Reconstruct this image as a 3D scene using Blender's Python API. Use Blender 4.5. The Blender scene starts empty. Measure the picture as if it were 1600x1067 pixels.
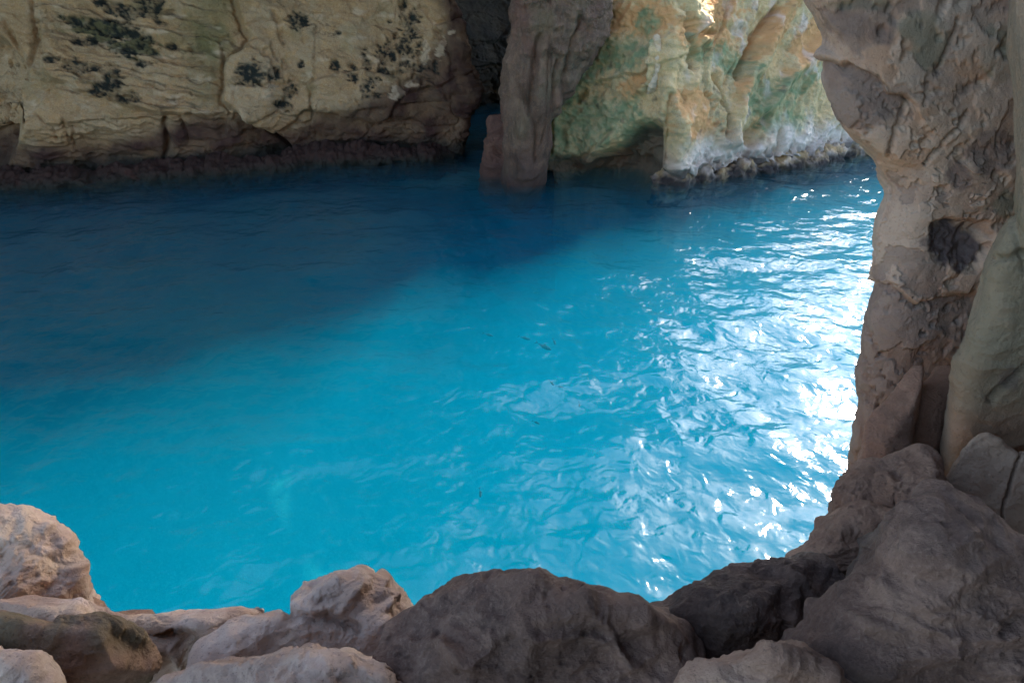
import bpy, math, random
import numpy as np

# ------------------------------------------------------------------ camera, sky, sun, exposure
sc = bpy.context.scene
PITCH, FPX, CAMH = 28.0, 1155.0, 6.0
SUN_AZ, SUN_EL = 36.0, 33.0            # azimuth clockwise from +Y
cam_d = bpy.data.cameras.new("camera")
cam = bpy.data.objects.new("camera", cam_d)
sc.collection.objects.link(cam)
cam.location = (0, 0, CAMH)
cam.rotation_euler = (math.radians(90 - PITCH), 0, 0)
cam_d.sensor_width = 36.0
cam_d.lens = 36.0 * FPX / 1600.0
cam_d.clip_start = 0.05
cam_d.clip_end = 3000
sc.camera = cam

world = bpy.data.worlds.new("World")
sc.world = world
world.use_nodes = True
wn = world.node_tree
bg = wn.nodes["Background"]
sky = wn.nodes.new("ShaderNodeTexSky")
sky.sky_type = 'NISHITA'
sky.sun_disc = False
sky.sun_elevation = math.radians(SUN_EL)
sky.sun_rotation = math.radians(SUN_AZ)
sky.dust_density = 1.0
sky.air_density = 0.6
sky.ozone_density = 0.6
wn.links.new(sky.outputs[0], bg.inputs[0])
bg.inputs[1].default_value = 0.15

sd = bpy.data.lights.new("sun", 'SUN')
sd.energy = 4.6
sd.angle = math.radians(0.5)
sd.color = (1.0, 0.94, 0.85)
sun = bpy.data.objects.new("sun", sd)
sc.collection.objects.link(sun)
sun.rotation_euler = (math.radians(90 - SUN_EL), 0, math.radians(180 - SUN_AZ))

sc.view_settings.view_transform = 'Standard'
sc.view_settings.look = 'None'
sc.view_settings.exposure = 2.6
sc.view_settings.gamma = 1.0
cy = sc.cycles
cy.use_denoising = True
cy.max_bounces = 10
cy.diffuse_bounces = 5
cy.glossy_bounces = 3
cy.transparent_max_bounces = 8
cy.volume_bounces = 6
cy.caustics_reflective = False
cy.caustics_refractive = False
cy.sample_clamp_indirect = 4.0

# ------------------------------------------------------------------ projection helpers
CP, SP = math.cos(math.radians(PITCH)), math.sin(math.radians(PITCH))
CAM = np.array([0, 0, CAMH])
AX = np.array([0, CP, -SP])            # viewing axis

def ray(px, py):
    u = (np.asarray(px, float) - 800) / FPX
    v = (533.5 - np.asarray(py, float)) / FPX
    return np.stack([u, CP + v * SP, -SP + v * CP], -1)

def on_plane(px, py, p0, n):
    r = ray(px, py)
    t = ((p0 - CAM) @ n) / (r @ n)
    return CAM + r * t[..., None]

def water_xy(px, py, z=0.0):
    r = ray(px, py)
    t = (z - CAMH) / r[..., 2]
    return (CAM + r * t[..., None])[..., :2]

def project(V, warp=None):
    d = V - CAM
    dep = np.maximum(d @ AX, 0.05)
    up = d @ np.array([0, SP, CP])
    P = np.stack([800 + FPX * d[:, 0] / dep, 533.5 - FPX * up / dep], -1)
    if warp:                                       # so traced cracks and ledges wander like natural ones
        Q = V / dep[:, None] * FPX
        for k, a in ((0, 1), (1, 2)):
            P[:, k] += warp * fbm(Q, 1 / 45.0, 4, 900 + a, 0.6)
    return P

# ------------------------------------------------------------------ noise
def _hash(ix, iy, iz, seed):
    h = (ix * 374761393 + iy * 668265263 + iz * 2147483647 + seed * 1274126177) & 0xFFFFFFFF
    h = ((h ^ (h >> 13)) * 1274126177) & 0xFFFFFFFF
    h = ((h ^ (h >> 16)) * 2246822519) & 0xFFFFFFFF
    return h ^ (h >> 15)

_G = np.random.RandomState(3).normal(size=(256, 3))
_G /= np.linalg.norm(_G, axis=1)[:, None]

def perlin(p, seed=0):
    i = np.floor(p).astype(np.int64)
    f = p - i
    w = f * f * f * (f * (f * 6 - 15) + 10)
    out = 0
    for dx in (0, 1):
        wx = w[:, 0] if dx else 1 - w[:, 0]
        for dy in (0, 1):
            wy = w[:, 1] if dy else 1 - w[:, 1]
            for dz in (0, 1):
                wz = w[:, 2] if dz else 1 - w[:, 2]
                g = _G[_hash(i[:, 0] + dx, i[:, 1] + dy, i[:, 2] + dz, seed) & 255]
                d = g[:, 0] * (f[:, 0] - dx) + g[:, 1] * (f[:, 1] - dy) + g[:, 2] * (f[:, 2] - dz)
                out = out + wx * wy * wz * d
    return out * 1.5

def fbm(p, scale=1.0, octv=4, seed=0, gain=0.5, ridged=False):
    out, a, s, tot = 0, 1.0, scale, 0
    for k in range(octv):
        n = perlin(p * s + 17.3 * k, seed + k)
        if ridged:
            n = 1 - 2 * np.abs(n)
        out = out + a * n
        tot += a
        a *= gain
        s *= 2.03
    return out / tot

def voronoi(p, scale=1.0, seed=0):
    """F1, F2 and a random value per cell"""
    q = p * scale
    i = np.floor(q).astype(np.int64)
    f1 = np.full(len(q), 9.0); f2 = np.full(len(q), 9.0); cid = np.zeros(len(q))
    for dx in (-1, 0, 1):
        for dy in (-1, 0, 1):
            for dz in (-1, 0, 1):
                c = i + (dx, dy, dz)
                h = _hash(c[:, 0], c[:, 1], c[:, 2], seed)
                o = np.stack([(h & 1023) / 1023, ((h >> 10) & 1023) / 1023, ((h >> 20) & 1023) / 1023], -1)
                d = np.linalg.norm(c + o - q, axis=1)
                near = d < f1
                f2 = np.where(near, f1, np.minimum(f2, d))
                cid = np.where(near, (h & 4095) / 4095, cid)
                f1 = np.where(near, d, f1)
    return f1, f2, cid

def sstep(a, b, x):
    t = np.clip((x - a) / (b - a), 0, 1)
    return t * t * (3 - 2 * t)

def line_dist(P, pts):
    """distance in pixels to a polyline, signed side and position along it"""
    pts = np.asarray(pts, float)
    best = np.full(len(P), 1e9); side = np.zeros(len(P)); along = np.zeros(len(P))
    L = np.r_[0, np.cumsum(np.linalg.norm(np.diff(pts, axis=0), axis=1))]
    for k in range(len(pts) - 1):
        a, b = pts[k], pts[k + 1]
        ab = b - a
        t = np.clip(((P - a) @ ab) / (ab @ ab), 0, 1)
        d = P - (a + t[:, None] * ab)
        dd = np.hypot(d[:, 0], d[:, 1])
        cr = ab[0] * d[:, 1] - ab[1] * d[:, 0]
        m = dd < best
        best = np.where(m, dd, best)
        side = np.where(m, np.sign(cr), side)
        along = np.where(m, (L[k] + t * (L[k + 1] - L[k])) / L[-1], along)
    return best, side, along

def in_poly(P, poly):
    poly = np.asarray(poly, float)
    x, y = P[:, 0], P[:, 1]
    inside = np.zeros(len(P), bool)
    j = len(poly) - 1
    for i in range(len(poly)):
        xi, yi = poly[i]; xj, yj = poly[j]
        c = ((yi > y) != (yj > y)) & (x < (xj - xi) * (y - yi) / (yj - yi + 1e-9) + xi)
        inside ^= c
        j = i
    return inside

def area(P, poly, soft):
    """1 inside the traced area, fading over `soft` pixels either side of its edge"""
    poly = list(poly)
    d, _, _ = line_dist(P, poly + [poly[0]])
    sgn = np.where(in_poly(P, poly), d, -d)
    return sstep(-soft, soft, sgn)

def blobs(P, lst, nz):
    """union of ragged elliptical spots (cx, cy, rx, ry, tilt degrees)"""
    out = np.zeros(len(P))
    for cx, cy_, rx, ry, a in lst:
        a = math.radians(a)
        dx, dy = P[:, 0] - cx, P[:, 1] - cy_
        u = (dx * math.cos(a) + dy * math.sin(a)) / rx
        v = (-dx * math.sin(a) + dy * math.cos(a)) / ry
        out = np.maximum(out, sstep(-0.1, 0.25, 1 - np.sqrt(u * u + v * v) + nz))
    return out

# ------------------------------------------------------------------ mesh helpers
def link(o, parent=None):
    sc.collection.objects.link(o)
    if parent is not None:
        o.parent = parent
    return o

def mesh_from(name, V, F4, mat, parent=None, masks=None, extra=None):
    """V verts (n,3), F4 quads (m,4); extra: list of ngons"""
    me = bpy.data.meshes.new(name)
    V = np.asarray(V, np.float32)
    F4 = np.asarray(F4, np.int32)
    extra = extra or []
    nl = F4.size + sum(len(e) for e in extra)
    me.vertices.add(len(V)); me.vertices.foreach_set("co", V.ravel())
    me.loops.add(nl)
    li = np.concatenate([F4.ravel()] + [np.asarray(e, np.int32) for e in extra])
    me.loops.foreach_set("vertex_index", li.astype(np.int32))
    starts = np.arange(0, F4.size, 4)
    st = F4.size
    es = []
    for e in extra:
        es.append(st); st += len(e)
    starts = np.r_[starts, es].astype(np.int32)
    me.polygons.add(len(starts)); me.polygons.foreach_set("loop_start", starts)
    me.polygons.foreach_set("use_smooth", np.ones(len(starts), bool))
    me.update(calc_edges=True)
    me.validate()
    if masks is not None:
        at = me.attributes.new("stain", 'FLOAT_COLOR', 'POINT')
        m = np.zeros((len(V), 4), np.float32)
        m[:len(masks)] = masks
        at.data.foreach_set("color", m.ravel())
    me.materials.append(mat)
    return link(bpy.data.objects.new(name, me), parent)

def grid_quads(nu, nv, wrap=False):
    u = np.arange(nu if wrap else nu - 1)
    v = np.arange(nv - 1)
    U, Vv = np.meshgrid(u, v, indexing='ij')
    U2 = (U + 1) % nu
    return np.stack([U * nv + Vv, U2 * nv + Vv, U2 * nv + Vv + 1, U * nv + Vv + 1], -1).reshape(-1, 4)

def grid_normals(V, nu, nv, wrap=False):
    G = V.reshape(nu, nv, 3)
    if wrap:
        du = np.roll(G, -1, 0) - np.roll(G, 1, 0)
    else:
        du = np.gradient(G, axis=0)
    dv = np.gradient(G, axis=1)
    n = np.cross(du, dv)
    n /= np.linalg.norm(n, axis=2)[..., None] + 1e-9
    return n.reshape(-1, 3)

def thing(o, label, cat, group=None):
    o["label"] = label; o["category"] = cat
    if group:
        o["group"] = group
    return o

def structure(o, kind="structure"):
    o["kind"] = kind
    return o

def catmull(pts, n):
    pts = np.asarray(pts, float)
    P = np.vstack([2 * pts[0] - pts[1], pts, 2 * pts[-1] - pts[-2]])
    m = len(pts) - 1
    t = np.linspace(0, m - 1e-6, n)
    k = t.astype(int); f = (t - k)[:, None]
    a, b, c, d = P[k], P[k + 1], P[k + 2], P[k + 3]
    return 0.5 * (2 * b + (c - a) * f + (2 * a - 5 * b + 4 * c - d) * f ** 2 + (3 * b - a - 3 * c + d) * f ** 3)

def resample(pts, ds):
    c = catmull(pts, 40 * len(pts))
    L = np.r_[0, np.cumsum(np.linalg.norm(np.diff(c, axis=0), axis=1))]
    s = np.linspace(0, L[-1], int(L[-1] / ds) + 2)
    return np.stack([np.interp(s, L, c[:, k]) for k in range(c.shape[1])], -1), s

# ------------------------------------------------------------------ materials
def nodes_of(name):
    m = bpy.data.materials.new(name)
    m.use_nodes = True
    nt = m.node_tree
    for n in list(nt.nodes):
        if n.type != 'OUTPUT_MATERIAL':
            nt.nodes.remove(n)
    return m, nt, nt.nodes["Material Output"]

def N(nt, typ, **kw):
    n = nt.nodes.new(typ)
    for k, v in kw.items():
        setattr(n, k, v)
    return n

def noise_node(nt, vec, scale, detail=6, rough=0.6, dist=0.0):
    n = N(nt, "ShaderNodeTexNoise")
    n.inputs["Scale"].default_value = scale
    n.inputs["Detail"].default_value = detail
    n.inputs["Roughness"].default_value = rough
    n.inputs["Distortion"].default_value = dist
    nt.links.new(vec, n.inputs["Vector"])
    return n.outputs["Fac"]

def ramp(nt, fac, a, b):
    r = N(nt, "ShaderNodeMapRange")
    r.interpolation_type = 'SMOOTHSTEP'
    r.inputs[1].default_value = a; r.inputs[2].default_value = b
    nt.links.new(fac, r.inputs[0])
    return r.outputs[0]

def mixc(nt, fac, a, b, blend='MIX'):
    m = N(nt, "ShaderNodeMix", data_type='RGBA', blend_type=blend)
    if isinstance(fac, (int, float)):
        m.inputs[0].default_value = fac
    else:
        nt.links.new(fac, m.inputs[0])
    for s, v in ((6, a), (7, b)):
        if isinstance(v, tuple):
            m.inputs[s].default_value = (*v, 1)
        else:
            nt.links.new(v, m.inputs[s])
    return m.outputs[2]

def math_n(nt, op, a, b):
    m = N(nt, "ShaderNodeMath", operation=op)
    for s, v in ((0, a), (1, b)):
        if isinstance(v, (int, float)):
            m.inputs[s].default_value = v
        else:
            nt.links.new(v, m.inputs[s])
    return m.outputs[0]

def rock_mat(name, c1, c2, c3, dark, warm, pale, green, sc_=1.0, bump=0.02, rough=0.85, speckle=0.3, veins=0.0):
    """limestone: three mottled base tones, then the stains and painted shade R dark, G warm, B pale, A green of the mesh"""
    m, nt, out = nodes_of(name)
    tc = N(nt, "ShaderNodeTexCoord").outputs["Object"]
    big = noise_node(nt, tc, 0.9 * sc_, 5, 0.6, 0.4)
    mid = noise_node(nt, tc, 4.3 * sc_, 8, 0.65, 0.3)
    fine = noise_node(nt, tc, 26 * sc_, 10, 0.7)
    col = mixc(nt, ramp(nt, big, 0.38, 0.62), c1, c2)
    col = mixc(nt, ramp(nt, mid, 0.45, 0.68), col, c3)
    gl = ramp(nt, fine, 0.48, 0.70)
    col = mixc(nt, math_n(nt, 'MULTIPLY', gl, 0.45), col, pale)
    at = N(nt, "ShaderNodeAttribute", attribute_name="stain")
    sep = N(nt, "ShaderNodeSeparateColor")
    nt.links.new(at.outputs["Color"], sep.inputs[0])
    col = mixc(nt, sep.outputs[1], col, warm)
    col = mixc(nt, at.outputs["Alpha"], col, green)
    col = mixc(nt, sep.outputs[2], col, pale)
    # grains, pits and hairline cracks
    spk = ramp(nt, fine, 0.43, 0.33)
    col = mixc(nt, math_n(nt, 'MULTIPLY', spk, speckle * 1.6), col, (0.05, 0.035, 0.025))
    vein_n = noise_node(nt, tc, 1.7 * sc_, 5, 0.55, 0.5)
    vein = ramp(nt, math_n(nt, 'ABSOLUTE', math_n(nt, 'SUBTRACT', vein_n, 0.5), 0.0), 0.009, 0.001)
    gate = ramp(nt, noise_node(nt, tc, 0.8 * sc_, 2), 0.5, 0.6)
    vein = math_n(nt, 'MULTIPLY', vein, gate)
    col = mixc(nt, math_n(nt, 'MULTIPLY', vein, veins), col, (0.08, 0.055, 0.04))
    col = mixc(nt, sep.outputs[0], col, dark)
    b = N(nt, "ShaderNodeBsdfPrincipled")
    b.inputs["Roughness"].default_value = rough
    b.inputs["Specular IOR Level"].default_value = 0.25
    nt.links.new(col, b.inputs["Base Color"])
    h = math_n(nt, 'ADD', math_n(nt, 'MULTIPLY', mid, 1.0), math_n(nt, 'MULTIPLY', fine, 0.5))
    h = math_n(nt, 'SUBTRACT', h, math_n(nt, 'MULTIPLY', vein, veins))
    bp = N(nt, "ShaderNodeBump")
    bp.inputs["Strength"].default_value = 0.9
    bp.inputs["Distance"].default_value = bump
    nt.links.new(h, bp.inputs["Height"])
    nt.links.new(bp.outputs[0], b.inputs["Normal"])
    nt.links.new(b.outputs[0], out.inputs[0])
    return m

M_left = rock_mat("left_limestone", (0.35, 0.213, 0.092), (0.385, 0.262, 0.13), (0.42, 0.245, 0.095),
                  (0.020, 0.022, 0.014), (0.050, 0.022, 0.014), (0.58, 0.43, 0.25), (0.13, 0.12, 0.04), 1.0, 0.08, veins=0.35)
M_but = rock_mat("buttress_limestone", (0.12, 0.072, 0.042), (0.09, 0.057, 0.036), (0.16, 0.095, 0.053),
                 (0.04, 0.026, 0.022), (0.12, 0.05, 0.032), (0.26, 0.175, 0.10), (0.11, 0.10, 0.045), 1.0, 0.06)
M_far = rock_mat("far_limestone", (0.58, 0.40, 0.165), (0.46, 0.35, 0.165), (0.66, 0.44, 0.18),
                 (0.05, 0.04, 0.032), (0.58, 0.29, 0.10), (0.70, 0.585, 0.47), (0.21, 0.25, 0.115), 1.4, 0.09, veins=0.3)
M_pil = rock_mat("pillar_limestone", (0.315, 0.21, 0.13), (0.26, 0.177, 0.115), (0.375, 0.25, 0.15),
                 (0.055, 0.038, 0.036), (0.33, 0.195, 0.105), (0.38, 0.285, 0.19), (0.145, 0.13, 0.075), 3.2, 0.013)
M_slab = rock_mat("grey_limestone", (0.244, 0.166, 0.095), (0.212, 0.152, 0.091), (0.276, 0.180, 0.100),
                  (0.085, 0.059, 0.042), (0.297, 0.166, 0.083), (0.360, 0.257, 0.158), (0.170, 0.138, 0.075), 2.6, 0.02, speckle=0.3)
M_fore = rock_mat("foreground_limestone", (0.265, 0.147, 0.087), (0.212, 0.119, 0.071), (0.350, 0.204, 0.120),
                  (0.064, 0.036, 0.023), (0.233, 0.109, 0.054), (0.488, 0.314, 0.199), (0.127, 0.100, 0.042), 4.0, 0.026, 0.75, 0.35)
M_fore_shaded = rock_mat("foreground_limestone_shaded", (0.18, 0.10, 0.064), (0.135, 0.077, 0.050), (0.25, 0.145, 0.092),
                  (0.042, 0.026, 0.017), (0.170, 0.081, 0.042), (0.403, 0.266, 0.174), (0.095, 0.074, 0.037), 4.0, 0.026, 0.72, 0.35)  # shaded copy of the foreground stone, its shade put into the colour
M_fore_lit = rock_mat("foreground_limestone_lit", (0.64, 0.44, 0.315), (0.54, 0.365, 0.255), (0.69, 0.50, 0.36),
                  (0.095, 0.055, 0.033), (0.350, 0.180, 0.095), (0.678, 0.484, 0.307), (0.233, 0.180, 0.083), 4.0, 0.024, 0.8, 0.35)  # lit copy of the foreground stone, brighter by colour in place of bounced light
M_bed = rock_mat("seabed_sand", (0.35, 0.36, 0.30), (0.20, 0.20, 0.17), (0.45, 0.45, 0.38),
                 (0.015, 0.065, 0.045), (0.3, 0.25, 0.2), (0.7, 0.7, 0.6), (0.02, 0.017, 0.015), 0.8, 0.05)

# ------------------------------------------------------------------ water
def make_water():
    m, nt, out = nodes_of("sea_water")
    tc = N(nt, "ShaderNodeTexCoord").outputs["Object"]
    n1 = noise_node(nt, tc, 4.2, 1.5, 0.45, 0.9)
    n2 = noise_node(nt, tc, 13.0, 1, 0.4, 0.8)
    bp = N(nt, "ShaderNodeBump")
    bp.inputs["Strength"].default_value = 1.0
    bp.inputs["Distance"].default_value = 0.023
    nt.links.new(math_n(nt, 'ADD', n1, math_n(nt, 'MULTIPLY', n2, 0.10)), bp.inputs["Height"])
    fr = N(nt, "ShaderNodeFresnel")
    fr.inputs[0].default_value = 1.33
    nt.links.new(bp.outputs[0], fr.inputs["Normal"])
    gl = N(nt, "ShaderNodeBsdfGlossy")
    gl.distribution = 'BECKMANN'
    gl.inputs["Roughness"].default_value = 0.19
    nt.links.new(bp.outputs[0], gl.inputs["Normal"])
    tr = N(nt, "ShaderNodeBsdfTransparent")
    tr.inputs[0].default_value = (0.93, 0.98, 1.0, 1)
    mx = N(nt, "ShaderNodeMixShader")
    # light leaving the water is not bent here, so only the outer side of the surface mirrors
    geo = N(nt, "ShaderNodeNewGeometry")
    nt.links.new(math_n(nt, 'MULTIPLY', fr.outputs[0], math_n(nt, 'SUBTRACT', 1.0, geo.outputs['Backfacing'])), mx.inputs[0])
    nt.links.new(tr.outputs[0], mx.inputs[1])
    nt.links.new(gl.outputs[0], mx.inputs[2])
    nt.links.new(mx.outputs[0], out.inputs["Surface"])
    vs = N(nt, "ShaderNodeVolumeScatter")
    vs.inputs["Color"].default_value = (0.0004, 0.44, 0.655, 1)
    vs.inputs["Density"].default_value = 0.090
    va = N(nt, "ShaderNodeVolumeAbsorption")
    va.inputs["Color"].default_value = (0.0, 0.64, 0.70, 1)
    va.inputs["Density"].default_value = 0.36
    ad = N(nt, "ShaderNodeAddShader")
    nt.links.new(vs.outputs[0], ad.inputs[0]); nt.links.new(va.outputs[0], ad.inputs[1])
    nt.links.new(ad.outputs[0], out.inputs["Volume"])

    x = np.r_[-500, -200, -80, -40, -26, np.arange(-20, 20.01, 0.055), 26, 40, 80, 200, 500]
    y = np.r_[-300, -100, -40, -12, np.arange(-1.5, 29.01, 0.055), 34, 45, 70, 120, 250, 600]
    X, Y = np.meshgrid(x, y, indexing='ij')
    rs = np.random.RandomState(11)
    Z = np.zeros_like(X)
    for k in range(70):
        lam = 0.22 * (14 ** rs.rand())          # 0.22 .. 3 m
        a = math.radians(205 + rs.normal() * 45)
        kx, ky = math.sin(a) * 2 * math.pi / lam, math.cos(a) * 2 * math.pi / lam
        slope = 0.0165 * (lam ** 0.05)
        ph = rs.rand() * 6.283
        wob = 0.8 * np.sin(0.21 * X + rs.rand() * 6) + 0.8 * np.sin(0.27 * Y + rs.rand() * 6)
        Z += slope * lam / (2 * math.pi) * np.sin(kx * X + ky * Y + ph + wob)
    fade = sstep(26, 20, np.abs(X)) * sstep(34, 29, Y) * sstep(-12, -1.5, Y)
    V = np.stack([X, Y, Z * fade], -1).reshape(-1, 3)
    nu, nv = len(x), len(y)
    F = grid_quads(nu, nv)
    idx = np.arange(nu * nv).reshape(nu, nv)
    loop = np.r_[idx[:, 0], idx[-1, 1:], idx[-2::-1, -1], idx[0, -2:0:-1]]
    low = V[loop].copy(); low[:, 2] = -14.0
    V = np.vstack([V, low])
    b0 = nu * nv
    nl = len(loop)
    k = np.arange(nl)
    side = np.stack([loop[k], b0 + k, b0 + (k + 1) % nl, loop[(k + 1) % nl]], -1)
    o = mesh_from("water", V, np.vstack([F, side]), m, extra=[list(range(b0 + nl - 1, b0 - 1, -1))])
    structure(o)

make_water()

def make_seabed():
    x = np.r_[-450, -100, -40, np.arange(-22, 22.01, 0.15), 40, 100, 450]
    y = np.r_[-250, -60, -20, np.arange(-3, 30.01, 0.15), 45, 100, 550]
    X, Y = np.meshgrid(x, y, indexing='ij')
    V = np.stack([X, Y, 0 * X], -1).reshape(-1, 3)
    near = sstep(10, 4, V[:, 1])
    # shallow dark shelf added to darken the shaded water at the inner left
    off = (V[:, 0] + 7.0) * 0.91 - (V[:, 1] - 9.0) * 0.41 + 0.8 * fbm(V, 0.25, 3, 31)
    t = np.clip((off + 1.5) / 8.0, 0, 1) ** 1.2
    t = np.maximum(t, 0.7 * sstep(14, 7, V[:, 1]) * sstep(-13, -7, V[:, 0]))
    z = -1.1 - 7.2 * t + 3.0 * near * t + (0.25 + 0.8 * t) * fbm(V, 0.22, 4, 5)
    f1, f2, cid = voronoi(V + 0.5 * fbm(V, 0.8, 2, 8)[:, None], 0.55, 4)
    z += np.where(cid > 0.55, 0.9, 0.3) * sstep(0.75, 0.15, f1) * (0.2 + near)
    g1, g2, gid = voronoi(V + 0.25 * fbm(V, 1.6, 2, 9)[:, None], 1.3, 6)
    z += near * (0.7 * sstep(0.6, 0.1, g1) * gid + 0.25 * fbm(V, 1.5, 4, 10))
    z = np.minimum(z, -0.7)
    cleft = sstep(23.7, 24.7, V[:, 1]) * sstep(4.5, 3.0, V[:, 0]) * sstep(-6, -4, V[:, 0])  # cleft floor raised near the surface and painted black for its shade
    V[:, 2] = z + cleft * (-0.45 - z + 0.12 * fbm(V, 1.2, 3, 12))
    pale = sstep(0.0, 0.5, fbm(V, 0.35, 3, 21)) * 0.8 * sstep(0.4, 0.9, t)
    pale = np.maximum(pale, sstep(0.4, 0.7, t) * near * (gid > 0.62) * sstep(0.55, 0.3, g1))  # rubble tops painted pale in place of bright reflections on the near water
    dk = np.maximum(np.where(cid < 0.25, 0.8, 0.0) * sstep(0.6, 0.3, f1), np.clip(1.15 - 1.3 * t, 0, 0.95)) * (1 - cleft)  # random dark stones, plus the shelf darkened for the shade over it
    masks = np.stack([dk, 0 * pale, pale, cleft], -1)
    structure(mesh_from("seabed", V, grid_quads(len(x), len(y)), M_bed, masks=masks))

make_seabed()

# ------------------------------------------------------------------ rock builders
def curtain(name, plan, mat, lean, relief, height=lambda s, xy: 14 + 0 * s, ds=0.035, thick=3.0, zlo=-10, parent=None, away=(0, 1)):
    """a standing rock face: plan polyline (x, y) at the water, lean(xy, z) = setback, relief(V, P, xy) = displacement and stains"""
    xy, s = resample(plan, ds)
    zs = np.r_[np.linspace(zlo, -0.5, 8), np.arange(-0.4, 5.6, 0.03), np.linspace(5.75, 8, 22)]
    rest = np.linspace(0.04, 1, 24)
    H = height(s, xy)
    n = len(xy); m = len(zs) + len(rest)
    tan = np.gradient(xy, axis=0); tan /= np.linalg.norm(tan, axis=1)[:, None]
    nor = np.stack([-tan[:, 1], tan[:, 0]], -1)        # away from the viewer when the plan runs left to right
    h_ = min(70, n // 4)
    k = np.ones(2 * h_ + 1) / (2 * h_ + 1)
    nor = np.stack([np.convolve(np.pad(nor[:, i], h_, mode='edge'), k, 'valid') for i in (0, 1)], -1)
    ztop = np.maximum(H - 8, 0.02)
    Z = np.concatenate([np.repeat(np.minimum(zs[None, :], 1e9), n, 0) , 8 + rest[None, :] * ztop[:, None]], 1)
    Z = np.where(Z > 4.9, 4.9 + (Z - 4.9) * ((H - 4.9) / (np.maximum(H, 8.02) - 4.9))[:, None], Z)
    XY = np.repeat(xy[:, None, :], m, 1)
    set_ = lean(XY.reshape(-1, 2), Z.ravel()).reshape(n, m)
    XY = XY + nor[:, None, :] * set_[..., None]
    V = np.concatenate([XY, Z[..., None]], 2).reshape(-1, 3)
    nrm = -grid_normals(V, n, m)
    want = np.repeat(-nor[:, None, :], m, 1).reshape(-1, 2)
    flip = np.sign((nrm[:, :2] * want).sum(1)); flip[flip == 0] = 1
    nrm *= flip[:, None]
    d, masks = relief(V, project(V, 11), XY.reshape(-1, 2))
    V = V + nrm * (d * np.interp(V[:, 2], [5.5, 7.5], [1, 0.08]))[:, None]
    F = grid_quads(n, m)[:, ::-1]
    idx = np.arange(n * m).reshape(n, m)
    loop = np.r_[idx[:, 0], idx[-1, 1:], idx[-2::-1, -1], idx[0, -2:0:-1]]
    back = V[loop].copy()
    back[:, :2] += np.asarray(away) * thick
    b0 = n * m
    kk = np.arange(len(loop)); k2 = (kk + 1) % len(loop)
    side = np.stack([loop[kk], b0 + kk, b0 + k2, loop[k2]], -1)
    # the back: a strip of quads between the bottom and the top of the shell
    bt = np.stack([b0 + np.arange(n - 1), b0 + np.arange(1, n), b0 + n + (m - 1) + (n - 1) - np.arange(1, n) - 1, b0 + n + (m - 1) + (n - 1) - np.arange(n - 1) - 1], -1)
    V = np.vstack([V, back])
    return mesh_from(name, V, np.vstack([F, side, bt]), mat, parent, masks)

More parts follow.
